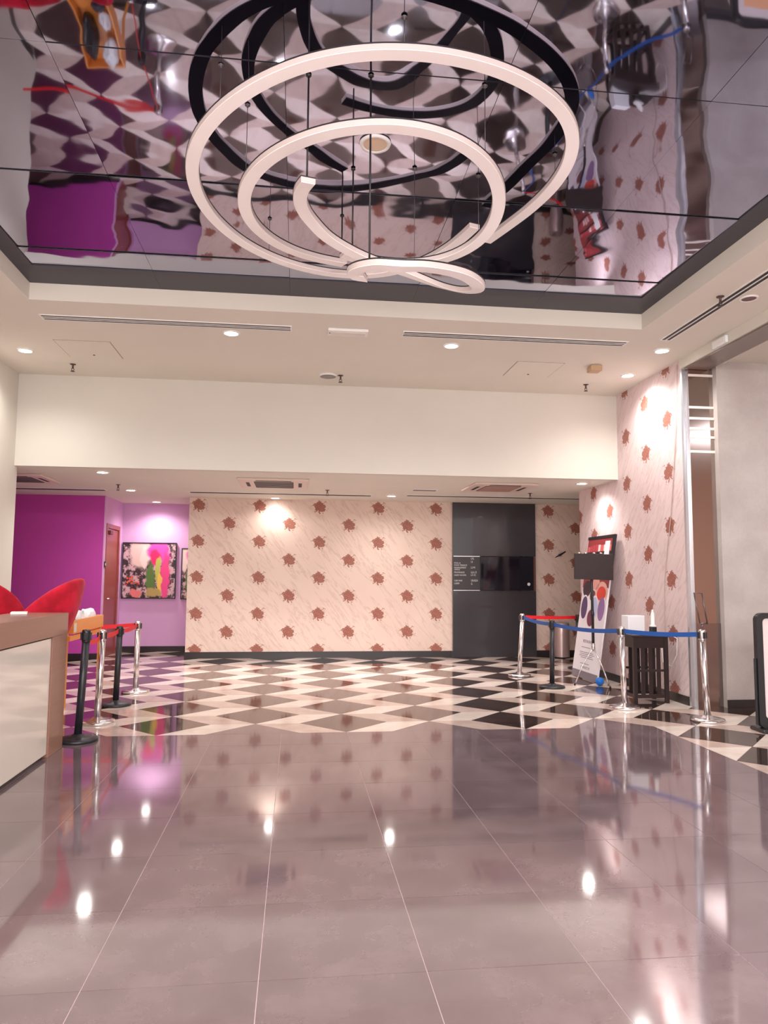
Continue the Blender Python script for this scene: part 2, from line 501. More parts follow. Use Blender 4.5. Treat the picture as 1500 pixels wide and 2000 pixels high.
# curved steel column cladding beside it, with light reflections built as raised bright bands
bm = bm_new(); box(bm, XR+.05, 4.80, 7.86, 7.935, 0, 3.885)
colo = struct('wall_column', bm, M_steel)
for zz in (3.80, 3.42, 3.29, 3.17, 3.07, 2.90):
    b = bm_new(); box(b, XR+.05, 4.80, 7.852, 7.862, zz-.014, zz+.014); obj('reflection_band', b, mat('reflected_light_metal', (.9, .84, .78), .35, metal=.3), colo)
b = bm_new(); box(b, XR+.05, 4.81, 7.853, 7.862, 0, .93); obj('kick_plate', b, brushed('dark_steel', (.30, .25, .24), .18), colo)

# ================================================================== CEILING FITTINGS
DL = []
def downlight(x, y, z, label, group, power, r=.085, near=None):
    t = thing('downlight', label, 'ceiling light', (x, y, z), 0, group)
    if not DL:
        b = bm_new(); lathe(b, [(r*.82, -.002), (r*.84, -.012), (r*1.02, -.010), (r*1.06, -.001)], n=32); DL.append(b); me = obj('trim_ring', b, M_white, t).data
        b = bm_new(); lathe(b, [(0, -.004), (r*.82, -.005)], n=32)
        for f in b.faces: f.normal_flip()
        m2 = obj('lamp', b, M_lamp, t).data
        DL[:] = [me, m2]
    else:
        link('trim_ring', DL[0], t); link('lamp', DL[1], t)
    spot('downlight_beam', (x, y, z-.03), power)
g1 = 'recessed downlights in the main ceiling'
g2 = 'recessed downlights in the low ceiling'
downlight(-.73, 7.69, ZC, 'glowing round downlight below the left slot grille of the main ceiling', g1, 60)
downlight(1.67, 7.78, ZC, 'glowing round downlight below the centre slot grille of the main ceiling', g1, 60)
downlight(-3.14, 8.63, ZC, 'round downlight in the main ceiling beside the left wall', g1, 45)
downlight(4.06, 7.62, ZC, 'round downlight at the end of the right-hand slot grille', g1, 60)
downlight(4.13, 8.63, ZC, 'round downlight close to the wallpaper in the right corner of main ceiling', g1, 60)
downlight(-2.61, 10.1, ZL, 'round downlight in the low ceiling just behind the bulkhead, left side', g2, 34)
downlight(-2.69, 12.16, ZL, 'middle of three downlights leading to the lilac alcove', g2, 34)
downlight(-2.62, 14.0, ZL, 'round downlight washing the lilac wall above the floral picture', g2, 40)
downlight(-.39, 12.93, ZL, 'round downlight against the top of the flowered back wall', g2, 16)
downlight(1.58, 12.21, ZL, 'round downlight in the low ceiling left of the black partition', g2, 34)
downlight(4.10, 10.12, ZL, 'round downlight in the low ceiling beside the right flowered wall', g2, 30)
# further lamps of the same ceiling, nearer than the photograph shows
downlight(-3.1, 5.2, ZC, 'round downlight of the left ceiling margin nearer the entrance', g1, 70)
downlight(-3.1, 1.8, ZC, 'round downlight of the left ceiling margin by the entrance', g1, 70)
downlight(4.06, 2.6, ZC, 'round downlight of the right ceiling margin by the entrance', g1, 70)

def slot_grille(label, x0, x1, y0, y1, z, along, n, group):
    t = thing('slot_grille', label, 'air grille', ((x0+x1)/2, (y0+y1)/2, z), 0, group)
    hx, hy = (x1-x0)/2, (y1-y0)/2; f = .014
    b = bm_new(); box(b, -hx, hx, -hy, -hy+f, -.008, 0); box(b, -hx, hx, hy-f, hy, -.008, 0)
    box(b, -hx, -hx+f, -hy+f, hy-f, -.008, 0); box(b, hx-f, hx, -hy+f, hy-f, -.008, 0); obj('frame', b, M_white, t)
    boxo('slot_back', M_dark, t, -hx+f, hx-f, -hy+f, hy-f, -.0060, -.0004)
    for k in range(1, n):
        if along == 'x':
            c = -hy + f + (2*hy-2*f)*k/n; boxo('blade', M_white, t, -hx+f, hx-f, c-.008, c+.008, -.0085, -.006)
        else:
            c = -hx + f + (2*hx-2*f)*k/n; boxo('blade', M_white, t, c-.008, c+.008, -hy+f, hy-f, -.0085, -.006)
g3 = 'slot air grilles of the ceilings'
slot_grille('long slot grille in the main ceiling on the left', -2.58, -.09, 7.38, 7.53, ZC, 'x', 3, g3)
slot_grille('long slot grille in the main ceiling right of centre', 1.07, 3.55, 7.37, 7.53, ZC, 'x', 3, g3)
slot_grille('slot grille running toward the viewer over the right side', 3.85, 3.97, 3.2, 7.27, ZC, 'y', 2, g3)
slot_grille('slot grille in the low ceiling above the purple wall', -5.4, -3.09, 12.12, 12.32, ZL, 'x', 1, g3)
slot_grille('slot grille in the low ceiling above the flowered back wall', -1.78, 1.25, 12.16, 12.36, ZL, 'x', 1, g3)
slot_grille('slot grille in the low ceiling above the black partition', 1.82, 4.9, 12.02, 12.20, ZL, 'x', 1, g3)
slot_grille('short slot grille in the low ceiling right of centre', 1.80, 2.20, 11.27, 11.42, ZL, 'x', 1, g3)

def access(label, x0, x1, y0, y1, z):
    t = thing('access_panel', label, 'ceiling panel', ((x0+x1)/2, (y0+y1)/2, z), 0, 'ceiling access panels')
    hx, hy = (x1-x0)/2, (y1-y0)/2
    boxo('shadow_gap', mat('gap_grey', (.30, .26, .22), .8), t, -hx, hx, -hy, hy, -.0018, 0)
    boxo('hatch', M_ceil, t, -hx+.008, hx-.008, -hy+.008, hy-.008, -.005, -.0018)
    b = bm_new(); lathe(b, [(0, -.012), (.012, -.010), (.012, -.005)], (.0, hy-.12, 0), 12); obj('latch', b, M_dark, t)
access('square hatch in the main ceiling near the left wall', -2.70, -2.09, 8.18, 8.81, ZC)
access('square hatch in the main ceiling on the right', 2.57, 3.16, 8.24, 8.87, ZC)

t = thing('emergency_light', 'slim white rectangular fitting in the middle of the main ceiling', 'light', (.495, 7.46, ZC))
b = bm_new(); box(b, -.21, .21, -.085, .085, -.03, 0); bevel(b, .006); obj('housing', b, M_white, t)
boxo('diffuser', mat('dull_diffuser', (.70, .64, .58), .3), t, -.17, .18, -.045, .05, -.034, -.0295)
b = bm_new(); lathe(b, [(0, -.034), (.008, -.033), (.008, -.03)], (-.19, .0, 0), 10); obj('test_button', b, M_dark, t)

def sprinkler(label, x, y, z):
    t = thing('sprinkler', label, 'sprinkler', (x, y, z), 0, 'sprinkler heads of the ceilings')
    m_ = mat('sprinkler_brass', (.10, .07, .06), .4, metal=.6)
    b = bm_new(); lathe(b, [(.035, -.001), (.035, -.006), (.012, -.010), (.010, -.05), (.014, -.055), (0, -.056)], n=14); obj('body', b, m_, t)
    b = bm_new(); tube(b, [(-.010, 0, -.05), (-.016, 0, -.068), (0, 0, -.088)], .004, 6); tube(b, [(.010, 0, -.05), (.016, 0, -.068), (0, 0, -.088)], .004, 6); obj('yoke', b, m_, t)
    b = bm_new(); lathe(b, [(0, -.094), (.026, -.092), (.026, -.088), (0, -.087)], n=14); obj('deflector', b, m_, t)
sprinkler('sprinkler head in the main ceiling near the left hatch', -2.76, 9.13, ZC)
sprinkler('sprinkler head in the main ceiling beside the smoke detector', .52, 9.16, ZC)
sprinkler('sprinkler head in the main ceiling near the right corner', 3.78, 9.13, ZC)
sprinkler('sprinkler head beside the right-hand slot grille', 3.80, 6.05, ZC)
sprinkler('sprinkler head in the low ceiling before the lilac alcove', -2.72, 11.45, ZL)
sprinkler('sprinkler head in the low ceiling above the flowered wall', .47, 11.6, ZL)
sprinkler('sprinkler head in the low ceiling before the black partition', 3.76, 11.45, ZL)

def speaker(label, x, y, z, r, cm, group=None):
    t = thing('ceiling_speaker', label, 'speaker', (x, y, z), 0, group)
    b = bm_new(); lathe(b, [(r*.74, -.008), (r*.80, -.014), (r*.95, -.012), (r, -.001)], n=32); obj('rim', b, M_white, t)
    b = bm_new(); lathe(b, [(0, -.006), (r*.74, -.0065)], n=32)
    for f in b.faces: f.normal_flip()
    obj('mesh_cover', b, cm, t)
M_cream = mat('cream_mesh', (.72, .55, .40), .7); M_dk = mat('dark_mesh', (.18, .11, .10), .7)
speaker('round cream speaker set in the mirrored ceiling', .45, 4.38, ZM+.001, .10, M_cream)
speaker('small round dark-centred speaker beside the right slot grille', 4.08, 6.05, ZC, .085, M_dk)
t = thing('smoke_detector', 'round smoke detector in the middle of the main ceiling', 'detector', (.36, 9.17, ZC))
b = bm_new(); lathe(b, [(.115, 0), (.12, -.012), (.10, -.022)], n=28); obj('base', b, M_white, t)
b = bm_new(); lathe(b, [(0, -.04), (.05, -.038), (.078, -.028), (.08, -.018)], n=28); obj('sensor_cap', b, mat('grey_plastic', (.25, .22, .21), .5), t)
t = thing('ceiling_sensor', 'small tan box hanging from the main ceiling near the right corner', 'sensor', (3.55, 8.30, ZC))
b = bm_new(); box(b, -.07, .07, -.07, .07, -.075, -.008); bevel(b, .008); obj('housing', b, mat('tan_plastic', (.50, .33, .20), .5), t)
boxo('mounting_plate', M_cream, t, -.05, .05, -.05, .05, -.010, 0)

def cassette(label, x0, x1, y0, y1, z, inner, group, slots):
    t = thing('cassette_unit', label, 'air conditioner', ((x0+x1)/2, (y0+y1)/2, z), 0, group)
    hx, hy = (x1-x0)/2, (y1-y0)/2
    pm = mat('pinkish_white_plastic', (.72, .58, .52), .45)
    b = bm_new(); box(b, -hx, hx, -hy, hy, -.03, 0); bevel(b, .01); obj('panel', b, pm, t)
    boxo('intake_recess', M_dark, t, -hx*.56, hx*.56, -hy*.62, hy*.75, -.0325, -.0295)
    if inner:
        for k in range(9):
            yy = -hy*.56 + hy*1.28*k/8; boxo('intake_slat', mat('grey_slat', (.20, .17, .16), .5), t, -hx*.54, hx*.54, yy-.012, yy+.012, -.037, -.033)
    else:
        boxo('intake_cover', mat('dusty_rose_plastic', (.42, .25, .21), .5), t, -hx*.54, hx*.54, -hy*.60, hy*.73, -.038, -.033)
    for s in (-1, 1):
        boxo('air_outlet', M_dark, t, *sorted((s*hx*.70, s*hx*.80)), -hy*.4, hy*.5, -.0325, -.0295)
    boxo('air_outlet', M_dark, t, -hx*.5, hx*.5, -hy*.86, -hy*.74, -.0325, -.0295)
g4 = 'cassette air conditioners of the low ceiling'
cassette('ceiling cassette air conditioner with dark louvred intake above the flowered wall', -.85, .16, 10.32, 11.32, ZL, True, g4, 3)
cassette('ceiling cassette air conditioner with rosy closed cover, near the black partition', 2.55, 3.50, 10.25, 11.17, ZL, False, g4, 2)
cassette('ceiling cassette air conditioner above the purple wall, cut by the left wall', -4.35, -3.50, 10.42, 11.25, ZL, True, g4, 2)

t = thing('exit_sign_lamp', 'white emergency lamp box on the fascia above the steel column', 'light', (XR-.02, 7.06, 3.925))
b = bm_new(); box(b, -.035, 0, -.13, .13, -.035, .045); bevel(b, .012, 3); obj('housing', b, mat('bluish_white_plastic', (.78, .86, .86), .3), t)
boxo('lens', M_white, t, -.038, -.0345, -.10, .10, -.025, .03)

# ================================================================== SPIRAL PENDANT
PO = [(1.414,5.296,4.02),(1.497,5.026,4.015),(1.592,4.723,3.99),(1.663,4.414,3.985),(1.67,4.146,4.02),(1.618,3.938,4.035),(1.484,3.738,4.045),(1.282,3.569,4.045),(1.012,3.418,4.03),(.742,3.343,4.015),(.48,3.315,3.995),(.231,3.325,3.975),(-.016,3.401,3.955),(-.247,3.552,3.94),(-.475,3.777,3.92),(-.634,4.058,3.91),(-.703,4.319,3.905),(-.72,4.639,3.9),(-.641,4.995,3.89),(-.47,5.291,3.88),(-.234,5.509,3.855),(.044,5.588,3.82),(.368,5.605,3.8),(.589,5.565,3.8),(.798,5.453,3.81),(.987,5.267,3.83),(1.091,5.105,3.85),(1.157,4.923,3.865),(1.193,4.782,3.87)]
PM = [(.27,4.768,3.6),(.461,4.864,3.6),(.683,4.913,3.605),(.897,4.884,3.62),(1.072,4.797,3.64),(1.199,4.625,3.665),(1.256,4.422,3.70),(1.224,4.16,3.73),(1.136,3.929,3.74),(.983,3.725,3.745),(.794,3.585,3.745),(.592,3.523,3.745),(.366,3.515,3.74),(.147,3.587,3.74),(-.064,3.726,3.74),(-.235,3.926,3.74),(-.349,4.153,3.74),(-.394,4.393,3.735),(-.373,4.632,3.725),(-.259,4.843,3.715),(-.09,5.062,3.73),(.116,5.26,3.77),(.319,5.354,3.8)]
PB = [(0.027,3.76,3.54),(-0.005,3.9,3.569),(-0.016,4.03,3.585),(-0.001,4.16,3.596),(0.047,4.3,3.597),(0.161,4.48,3.577),(0.335,4.62,3.551),(0.513,4.69,3.519),(0.688,4.7,3.473),(0.883,4.62,3.372),(1.003,4.46,3.272),(1.058,4.28,3.20),(1.048,4.12,3.162),(0.953,3.97,3.146),(0.825,3.86,3.128),(0.662,3.76,3.098),(0.517,3.72,3.074),(0.41,3.75,3.09),(0.329,3.83,3.108),(0.292,3.93,3.126),(0.312,4.0,3.133),(0.361,3.99,3.12)]
def smooth_path(P, k=5, relax=2):
    P = [Vector(p) for p in P]
    for _ in range(relax):
        P = [P[0]] + [(P[i-1]+P[i]*2+P[i+1])/4 for i in range(1, len(P)-1)] + [P[-1]]
    out = []
    for i in range(len(P)-1):
        p0, p1, p2, p3 = P[max(i-1, 0)], P[i], P[i+1], P[min(i+2, len(P)-1)]
        for s in range(k):
            u = s/k
            out.append(.5*((2*p1)+(p2-p0)*u+(2*p0-5*p1+4*p2-p3)*u*u+(3*p1-p0-3*p2+p3)*u**3))
    out.append(P[-1]); return out
def strip(bm, path, wd, z0, z1):
    rings = []
    for i, p in enumerate(path):
        t = path[min(i+1, len(path)-1)] - path[max(i-1, 0)]; t.z = 0
        if t.length < 1e-6: t = Vector((1, 0, 0))
        t.normalize(); s = Vector((-t.y, t.x, 0))*wd/2
        rings.append([bm.verts.new(p+s+Vector((0,0,z0))), bm.verts.new(p-s+Vector((0,0,z0))), bm.verts.new(p-s+Vector((0,0,z1))), bm.verts.new(p+s+Vector((0,0,z1)))])
    for a, b in zip(rings, rings[1:]):
        for k in range(4):
            bm.faces.new((a[k], a[(k+1) % 4], b[(k+1) % 4], b[k]))
    bm.faces.new(rings[0][::-1]); bm.faces.new(rings[-1])
    bmesh.ops.recalc_face_normals(bm, faces=bm.faces)
pend = thing('pendant_light', 'large white spiral ring pendant hung below the mirrored ceiling', 'pendant light', (.45, 4.4, ZM))
M_alu = mat('rosy_white_aluminium', (.62, .53, .50), .4)
M_opal = mat('opal_diffuser', (.93, .88, .86), .45)
def local(P): return [Vector(p) - Vector((.45, 4.4, ZM)) for p in P]
for P, nm, rx in ((PO, 'outer_spiral', 2), (PM, 'middle_spiral', 2), (PB, 'inner_spiral', 0)):
    pth = smooth_path(local(P), 5, rx)
    b = bm_new(); strip(b, pth, .080, -.013, .016); body = obj(nm, b, M_alu, pend)
    b = bm_new(); strip(b, pth, .076, -.017, -.0115); obj('diffuser', b, M_opal, body)
    b = bm_new(); strip(b, pth, .084, .0155, .023); obj('top_cover', b, M_black, body)
def cable(x, y, z, r, nm, mt):
    b = bm_new(); tube(b, [(x-.45, y-4.4, z-ZM), (x-.45, y-4.4, .002)], r, 6); obj(nm, b, mt, pend)
    b = bm_new(); lathe(b, [(0, -.016), (.004, -.016), (.005, -.006), (.015, -.004), (.016, 0)], (x-.45, y-4.4, 0), 16); obj('cable_anchor', b, mt, pend)
M_wire = mat('steel_wire', (.10, .09, .10), .4, metal=.5)
for x, y, z in ((.02, 3.80, 3.57), (.30, 5.34, 3.83), (.334, 4.69, 3.58), (.36, 3.76, 3.09)):
    cable(x, y, z, .0055, 'power_cable', M_black)
for x, y, z in ((-.25, 5.46, 3.88), (-.45, 3.78, 3.95), (.744, 4.63, 3.52), (1.19, 4.66, 3.69), (1.62, 4.35, 4.02), (1.0, 3.76, 3.77), (-.33, 4.10, 3.77), (.48, 3.32, 4.02)):
    cable(x, y, z, .0022, 'suspension_wire', M_wire)

# ================================================================== LEFT COUNTER
ct = thing('reception_counter', 'brown reception counter with white front panels along the left side', 'counter', (-1.9, 6.48, 0))
def C(name, mt, x0, x1, y0, y1, z0, z1, bev=0): return boxo(name, mt, ct, x0+1.9, x1+1.9, y0-6.48, y1-6.48, z0, z1, bev=bev)
C('worktop', M_counter, -2.32, -1.90, .6, 6.48, .935, 1.11, .004)
C('end_post', M_counter, -2.32, -1.903, 6.12, 6.475, .0, .935, .003)
C('body', mat('counter_carcass', (.10, .06, .05), .6), -2.30, -1.955, .62, 6.12, .05, .934)
C('plinth', M_base, -2.28, -1.945, .64, 6.12, 0, .05)
M_panel = mat('glossy_cream_lacquer', (.72, .68, .60), .12, coat=.4)
C('front_panel', M_panel, -1.955, -1.915, 4.32, 6.112, .03, .925, .003)
C('front_panel', M_panel, -1.955, -1.915, 2.50, 4.31, .03, .925, .003)
C('front_panel', M_panel, -1.955, -1.915, .64, 2.49, .03, .925, .003)

o = boxo('notepad', M_white, None, 0, .12, 0, .16, 0, .018, bev=.003)
o.location = (-2.23, 6.10, 1.111); o.rotation_euler = (0, 0, .3); tag(o, 'small white pad lying on the end of the brown counter', 'notepad')

# ---- red velvet chairs behind the counter
def make_chair():
    t = thing('bar_chair', 'tall red velvet tub chair with rounded back, right of the pair behind counter', 'chair', (0, 0, 0), 0, 'red velvet chairs behind the counter')
    b = bm_new()                      # back shell: opens toward -y, back is +y
    nu, nv = 26, 12; grid = []
    for i in range(nu+1):
        ph = R(-92 + 184*i/nu); row = []
        hh = .12 + .56*max(0, math.cos(ph*.93))**.55
        for k in range(nv+1):
            s = k/nv; rad = .17 + .17*s + .05*math.sin(s*math.pi)
            z = .72 + hh*s
            row.append(b.verts.new((rad*math.sin(ph), rad*math.cos(ph)*1.0 + .08*s*math.cos(ph), z)))
        grid.append(row)
    for i in range(nu):
        for k in range(nv):
            f = b.faces.new((grid[i][k], grid[i+1][k], grid[i+1][k+1], grid[i][k+1])); f.smooth = True
    o = obj('backrest', b, M_velvet, t)
    md = o.modifiers.new('s', 'SOLIDIFY'); md.thickness = .055; md.offset = 0
    md = o.modifiers.new('b', 'SUBSURF'); md.levels = 1; md.render_levels = 2
    b = bm_new(); lathe(b, [(0, .70), (.20, .70), (.245, .72), (.25, .77), (.22, .80), (0, .81)], n=30); obj('seat', b, M_velvet, t)
    for sx in (-1, 1):
        for sy in (-1, 1):
            b = bm_new(); tube(b, [(sx*.15, sy*.15, .70), (sx*.22, sy*.22, 0)], [.020, .013], 10); obj('leg', b, M_black, t)
    b = bm_new(); n = 24
    tube(b, [(.235*math.cos(2*math.pi*i/n), .235*math.sin(2*math.pi*i/n), .28) for i in range(n+1)], .009, 8, False); obj('foot_ring', b, M_black, t)
    return t
ch = make_chair(); ch.location = (-2.33, 6.86, 0); ch.rotation_euler = (0, 0, R(-95))
c2 = copy_tree(ch); c2.location = (-2.93, 7.48, 0); c2.rotation_euler = (0, 0, R(178))
c2['label'] = 'tall red velvet tub chair, left of the pair, cut by the photo edge'

# ---- orange serving table with its clutter
tb = thing('serving_table', 'orange varnished wooden tray table beyond the end of the counter', 'table', (-2.1, 7.4, 0))
def T(name, mt, x0, x1, y0, y1, z0, z1, bev=.003): return boxo(name, mt, tb, x0+2.1, x1+2.1, y0-7.4, y1-7.4, z0, z1, bev=bev)
T('tray_side', M_orange, -2.12, -2.10, 7.34, 8.42, .865, .995)
T('tray_side', M_orange, -2.52, -2.50, 7.34, 8.42, .865, .995)
T('tray_end', M_orange, -2.50, -2.12, 8.40, 8.42, .865, .995)
T('tray_end', M_orange, -2.50, -2.12, 7.34, 7.36, .865, .93)
T('tray_floor', M_orange, -2.50, -2.12, 7.36, 8.40, .865, .885, 0)
T('rail', M_orange, -2.14, -2.11, 7.28, 8.38, .80, .85)
T('rail', M_orange, -2.51, -2.48, 7.28, 8.38, .80, .85)
T('leg', M_orange, -2.50, -2.45, 8.34, 8.39, 0, .865)
T('leg', M_orange, -2.50, -2.45, 7.37, 7.42, 0, .865)
T('leg', M_orange, -2.142, -2.112, 8.37, 8.40, 0, .865)
T('label_card', mat('card', (.75, .70, .66), .5), -2.105, -2.099, 7.345, 7.43, .88, .965, 0)
random.seed(8)
def crumple(name, label, cat, x, y, z, sx, sy, sz, mt, seed):
    b = bm_new(); bmesh.ops.create_icosphere(b, subdivisions=3, radius=1)
    rd = random.Random(seed); ax = [Vector((rd.uniform(-1, 1), rd.uniform(-1, 1), rd.uniform(-1, 1))).normalized() for _ in range(9)]
    for v in b.verts:
        d = v.co.normalized(); k = 1 - .5*max(0, max(d.dot(a) for a in ax) - .78)*3 + .06*math.sin(9*d.x+seed)*math.cos(8*d.y)
        v.co = Vector((d.x*sx*k, d.y*sy*k, max(-.6, d.z*k)*sz))
    o = obj(name, b, mt); o.location = (x, y, z); tag(o, label, cat)
    return o
M_paper = mat('white_paper', (.82, .83, .85), .6)
crumple('crumpled_napkin', 'crumpled white napkin in the middle of the orange tray', 'napkin', -2.20, 7.80, .985, .07, .13, .085, M_paper, 3)
crumple('crumpled_napkin', 'crumpled white napkin at the far end of the orange tray', 'napkin', -2.22, 8.20, .985, .09, .17, .11, M_paper, 7)
crumple('dark_pouch', 'dark grey pouch at the near end of the orange tray', 'pouch', -2.22, 7.52, .985, .08, .13, .10, mat('dark_grey_cloth', (.06, .05, .07), .7), 5)
crumple('black_bag', 'black folded bag behind the napkins on the orange tray', 'bag', -2.40, 7.95, 1.00, .08, .26, .16, M_black, 11)

# ================================================================== STANCHIONS
def stanchion(label, x, y, lean, chrome, h=.90):
    t = thing('stanchion', label, 'barrier post', (x, y, 0), 0, 'belt barrier posts')
    mt = M_chrome if chrome else mat('black_powder_coat', (.020, .019, .024), .4)
    b = bm_new(); lathe(b, [(0, 0), (.165, 0), (.168, .012), (.163, .026), (.12, .034), (.06, .042), (.042, .060), (0, .060)], n=40); obj('base', b, mt, t)
    b = bm_new(); n = 24
    tube(b, [(0, 0, .05), (lean[0], lean[1], h-.11)], .032, n); obj('pole', b, mt, t)
    b = bm_new(); hx, hy = lean
    lathe(b, [(0, 0), (.034, 0), (.036, .008), (.036, .095), (.033, .108), (0, .112)], (hx, hy, h-.115), 24); obj('cassette_head', b, mt if chrome else M_black, t)
    b = bm_new(); box(b, hx-.014, hx+.014, hy-.046, hy+.046, h-.095, h-.03); bevel(b, .005); box(b, hx-.046, hx+.046, hy-.014, hy+.014, h-.095, h-.03)
    obj('belt_clip', b, M_black, t)
    t['h'] = h; t['lx'] = lean[0]; t['ly'] = lean[1]
    return t
def belt(a, p, q, mt, z0, z1, sag=.02):
    """belt drawn from post a, hung between world points p and q"""
    b = bm_new(); n = 14; th = .0015
    P = [Vector(p).lerp(Vector(q), i/n) for i in range(n+1)]
    d = Vector((q[0]-p[0], q[1]-p[1], 0)).normalized(); s = Vector((-d.y, d.x, 0))*th
    L = a.location; rings = []
    for i, c in enumerate(P):
        u = i/n; dz = -sag*4*u*(1-u); zz0 = z0 + (z1-z0)*u + dz; c = Vector((c.x-L.x, c.y-L.y, 0))
        rings.append([b.verts.new(c+s+Vector((0,0,zz0))), b.verts.new(c-s+Vector((0,0,zz0))), b.verts.new(c-s+Vector((0,0,zz0+.048))), b.verts.new(c+s+Vector((0,0,zz0+.048)))])
    for r0, r1 in zip(rings, rings[1:]):
        for k in range(4): b.faces.new((r0[k], r0[(k+1) % 4], r1[(k+1) % 4], r1[k]))
    b.faces.new(rings[0][::-1]); b.faces.new(rings[-1])
    obj('belt', b, mt, a)
M_red = mat('red_webbing', (.75, .012, .020), .6)
M_blue = mat('blue_webbing', (.012, .085, .34), .55)
L1 = stanchion('black barrier post nearest the counter corner', -1.85, 6.72, (.035, 0), False, .955)
L2 = stanchion('chrome barrier post beside the counter, second from the viewer', -1.89, 7.50, (.015, 0), True, .90)
L3 = stanchion('black barrier post third in the row beside the counter', -1.95, 8.48, (.015, 0), False, .87)
L4 = stanchion('chrome barrier post farthest in the row beside the counter', -1.93, 9.40, (0, 0), True, .87)
belt(L2, (-1.885, 7.46), (-1.82, 6.77), M_red, .80, .835, .03)
belt(L2, (-1.88, 7.55), (-1.94, 8.44), M_red, .815, .79, .02)
belt(L3, (-1.935, 8.52), (-1.93, 9.36), M_red, .79, .795, .02)
belt(L4, (-1.97, 9.40), (-3.5, 9.3), M_red, .795, .79, .03)
R1 = stanchion('chrome barrier post before the black partition', 3.28, 10.57, (.05, 0), True, .91)
R2 = stanchion('black barrier post on the checkered floor in front of the leaning standee', 3.36, 9.41, (.01, 0), False, .88)
R3 = stanchion('chrome barrier post left of the dark slatted side table', 3.64, 7.87, (-.02, 0), True, .90)
R4 = stanchion('chrome barrier post carrying an empty sign frame, by the steel column', 4.16, 7.10, (-.03, 0), True, .92)
R0 = stanchion('black barrier post mostly hidden behind the leaning standee', 4.48, 11.32, (0, 0), False, .86)
belt(R1, (3.36, 10.59), (4.44, 11.30), M_red, .835, .79, .01)
belt(R1, (3.335, 10.52), (3.37, 9.45), M_blue, .83, .80, .02)
belt(R2, (3.375, 9.37), (3.62, 7.92), M_blue, .80, .82, .03)
belt(R3, (3.65, 7.85), (4.10, 7.13), M_blue, .82, .84, .015)
# sign frame on R4
b = bm_new(); M_fr = mat('dark_steel_frame', (.16, .13, .13), .3, metal=.8)
for x0, z0, x1, z1 in ((-.05, .975, -.105, 1.29), (.03, .975, -.02, 1.285)):
    tube(b, [(x0, 0, z0), (x1, 0, z1)], .007, 8)
tube(b, [(-.05, 0, .978), (.035, 0, .978)], .008, 8); tube(b, [(-.03, 0, .92), (-.025, 0, .978)], .010, 8); tube(b, [(-.104, 0, 1.287), (-.02, 0, 1.283)], .003, 6)
obj('sign_frame', b, M_fr, R4)

# ================================================================== RIGHT SIDE OBJECTS
# dark slatted side table
st = thing('side_table', 'dark wooden slatted side table against the right flowered wall', 'table', (4.09, 8.30, 0)); st.scale = (.78, 1, 1)
def ST(name, x0, x1, y0, y1, z0, z1, mt=M_wood, bev=.002): return boxo(name, mt, st, x0, x1, y0, y1, z0, z1, bev=bev)
ST('tabletop', -.30, .30, -.19, .19, .755, .78, bev=.005)
for y0, y1 in ((-.17, -.145), (.145, .17)):
    ST('apron', -.22, .22, y0, y1, .63, .755); ST('stretcher', -.22, .22, y0, y1, .36, .385); ST('stretcher', -.22, .22, y0, y1, .06, .10)
    for x in (-.245, .245): ST('leg', x-.027, x+.027, y0-.008, y1+.008, 0, .755)
    for x in (-.12, .0, .125): ST('slat', x-.030, x+.030, y0+.004, y1-.004, .10, .63)
for x in (-.245, .245):
    ST('apron', x-.012, x+.012, -.145, .145, .63, .755); ST('stretcher', x-.012, x+.012, -.145, .145, .06, .10)
o = boxo('carton', mat('white_carton', (.78, .78, .80), .5), None, -.11, .11, -.07, .07, 0, .215, bev=.004)
o.location = (3.97, 8.31, .781); o.rotation_euler = (0, 0, .12); tag(o, 'plain white box standing on the left of the slatted table', 'box')
t = thing('sanitizer_bottle', 'slim white dispenser bottle standing on the right of the slatted table', 'bottle', (4.19, 8.26, .781))
b = bm_new(); box(b, -.035, .035, -.03, .03, 0, .085); bevel(b, .006); obj('stand', b, M_black, t)
b = bm_new(); lathe(b, [(0, .085), (.040, .085), (.040, .10), (.022, .11), (.022, .24), (.010, .262), (.010, .285), (0, .287)], n=20); obj('bottle', b, M_white, t)
b = bm_new(); tube(b, [(4.19, 8.20, .789), (4.30, 8.14, .788), (4.36, 8.13, .77), (4.412, 8.12, .74), (4.42, 8.15, .55), (4.43, 8.3, .40), (4.443, 8.52, .42), (4.443, 8.55, .62)], .006, 6)
o = obj('power_cord', b, M_white); tag(o, 'white cord drooping from the slatted table to the wall', 'cord')
b = bm_new()
pp = smooth_path([(4.444, 8.00, 3.96), (4.444, 8.01, 3.67), (4.444, 8.05, 3.2), (4.444, 8.13, 2.83), (4.444, 8.19, 2.45), (4.444, 8.24, 2.11), (4.444, 8.36, 1.75), (4.444, 8.45, 1.43), (4.444, 8.47, .82), (4.444, 8.44, .42)], 4, 1)
tube(b, pp, .006, 6); o = obj('wall_cable', b, mat('buff_cable', (.52, .40, .36), .5)); tag(o, 'thin pale cable running down the right flowered wall', 'cable')

# leaning standee
sd = thing('standee', 'tall white food standee leaning on the right flowered wall', 'sign', (4.10, 10.12, .0))
ang = math.atan2(2.02, .31)
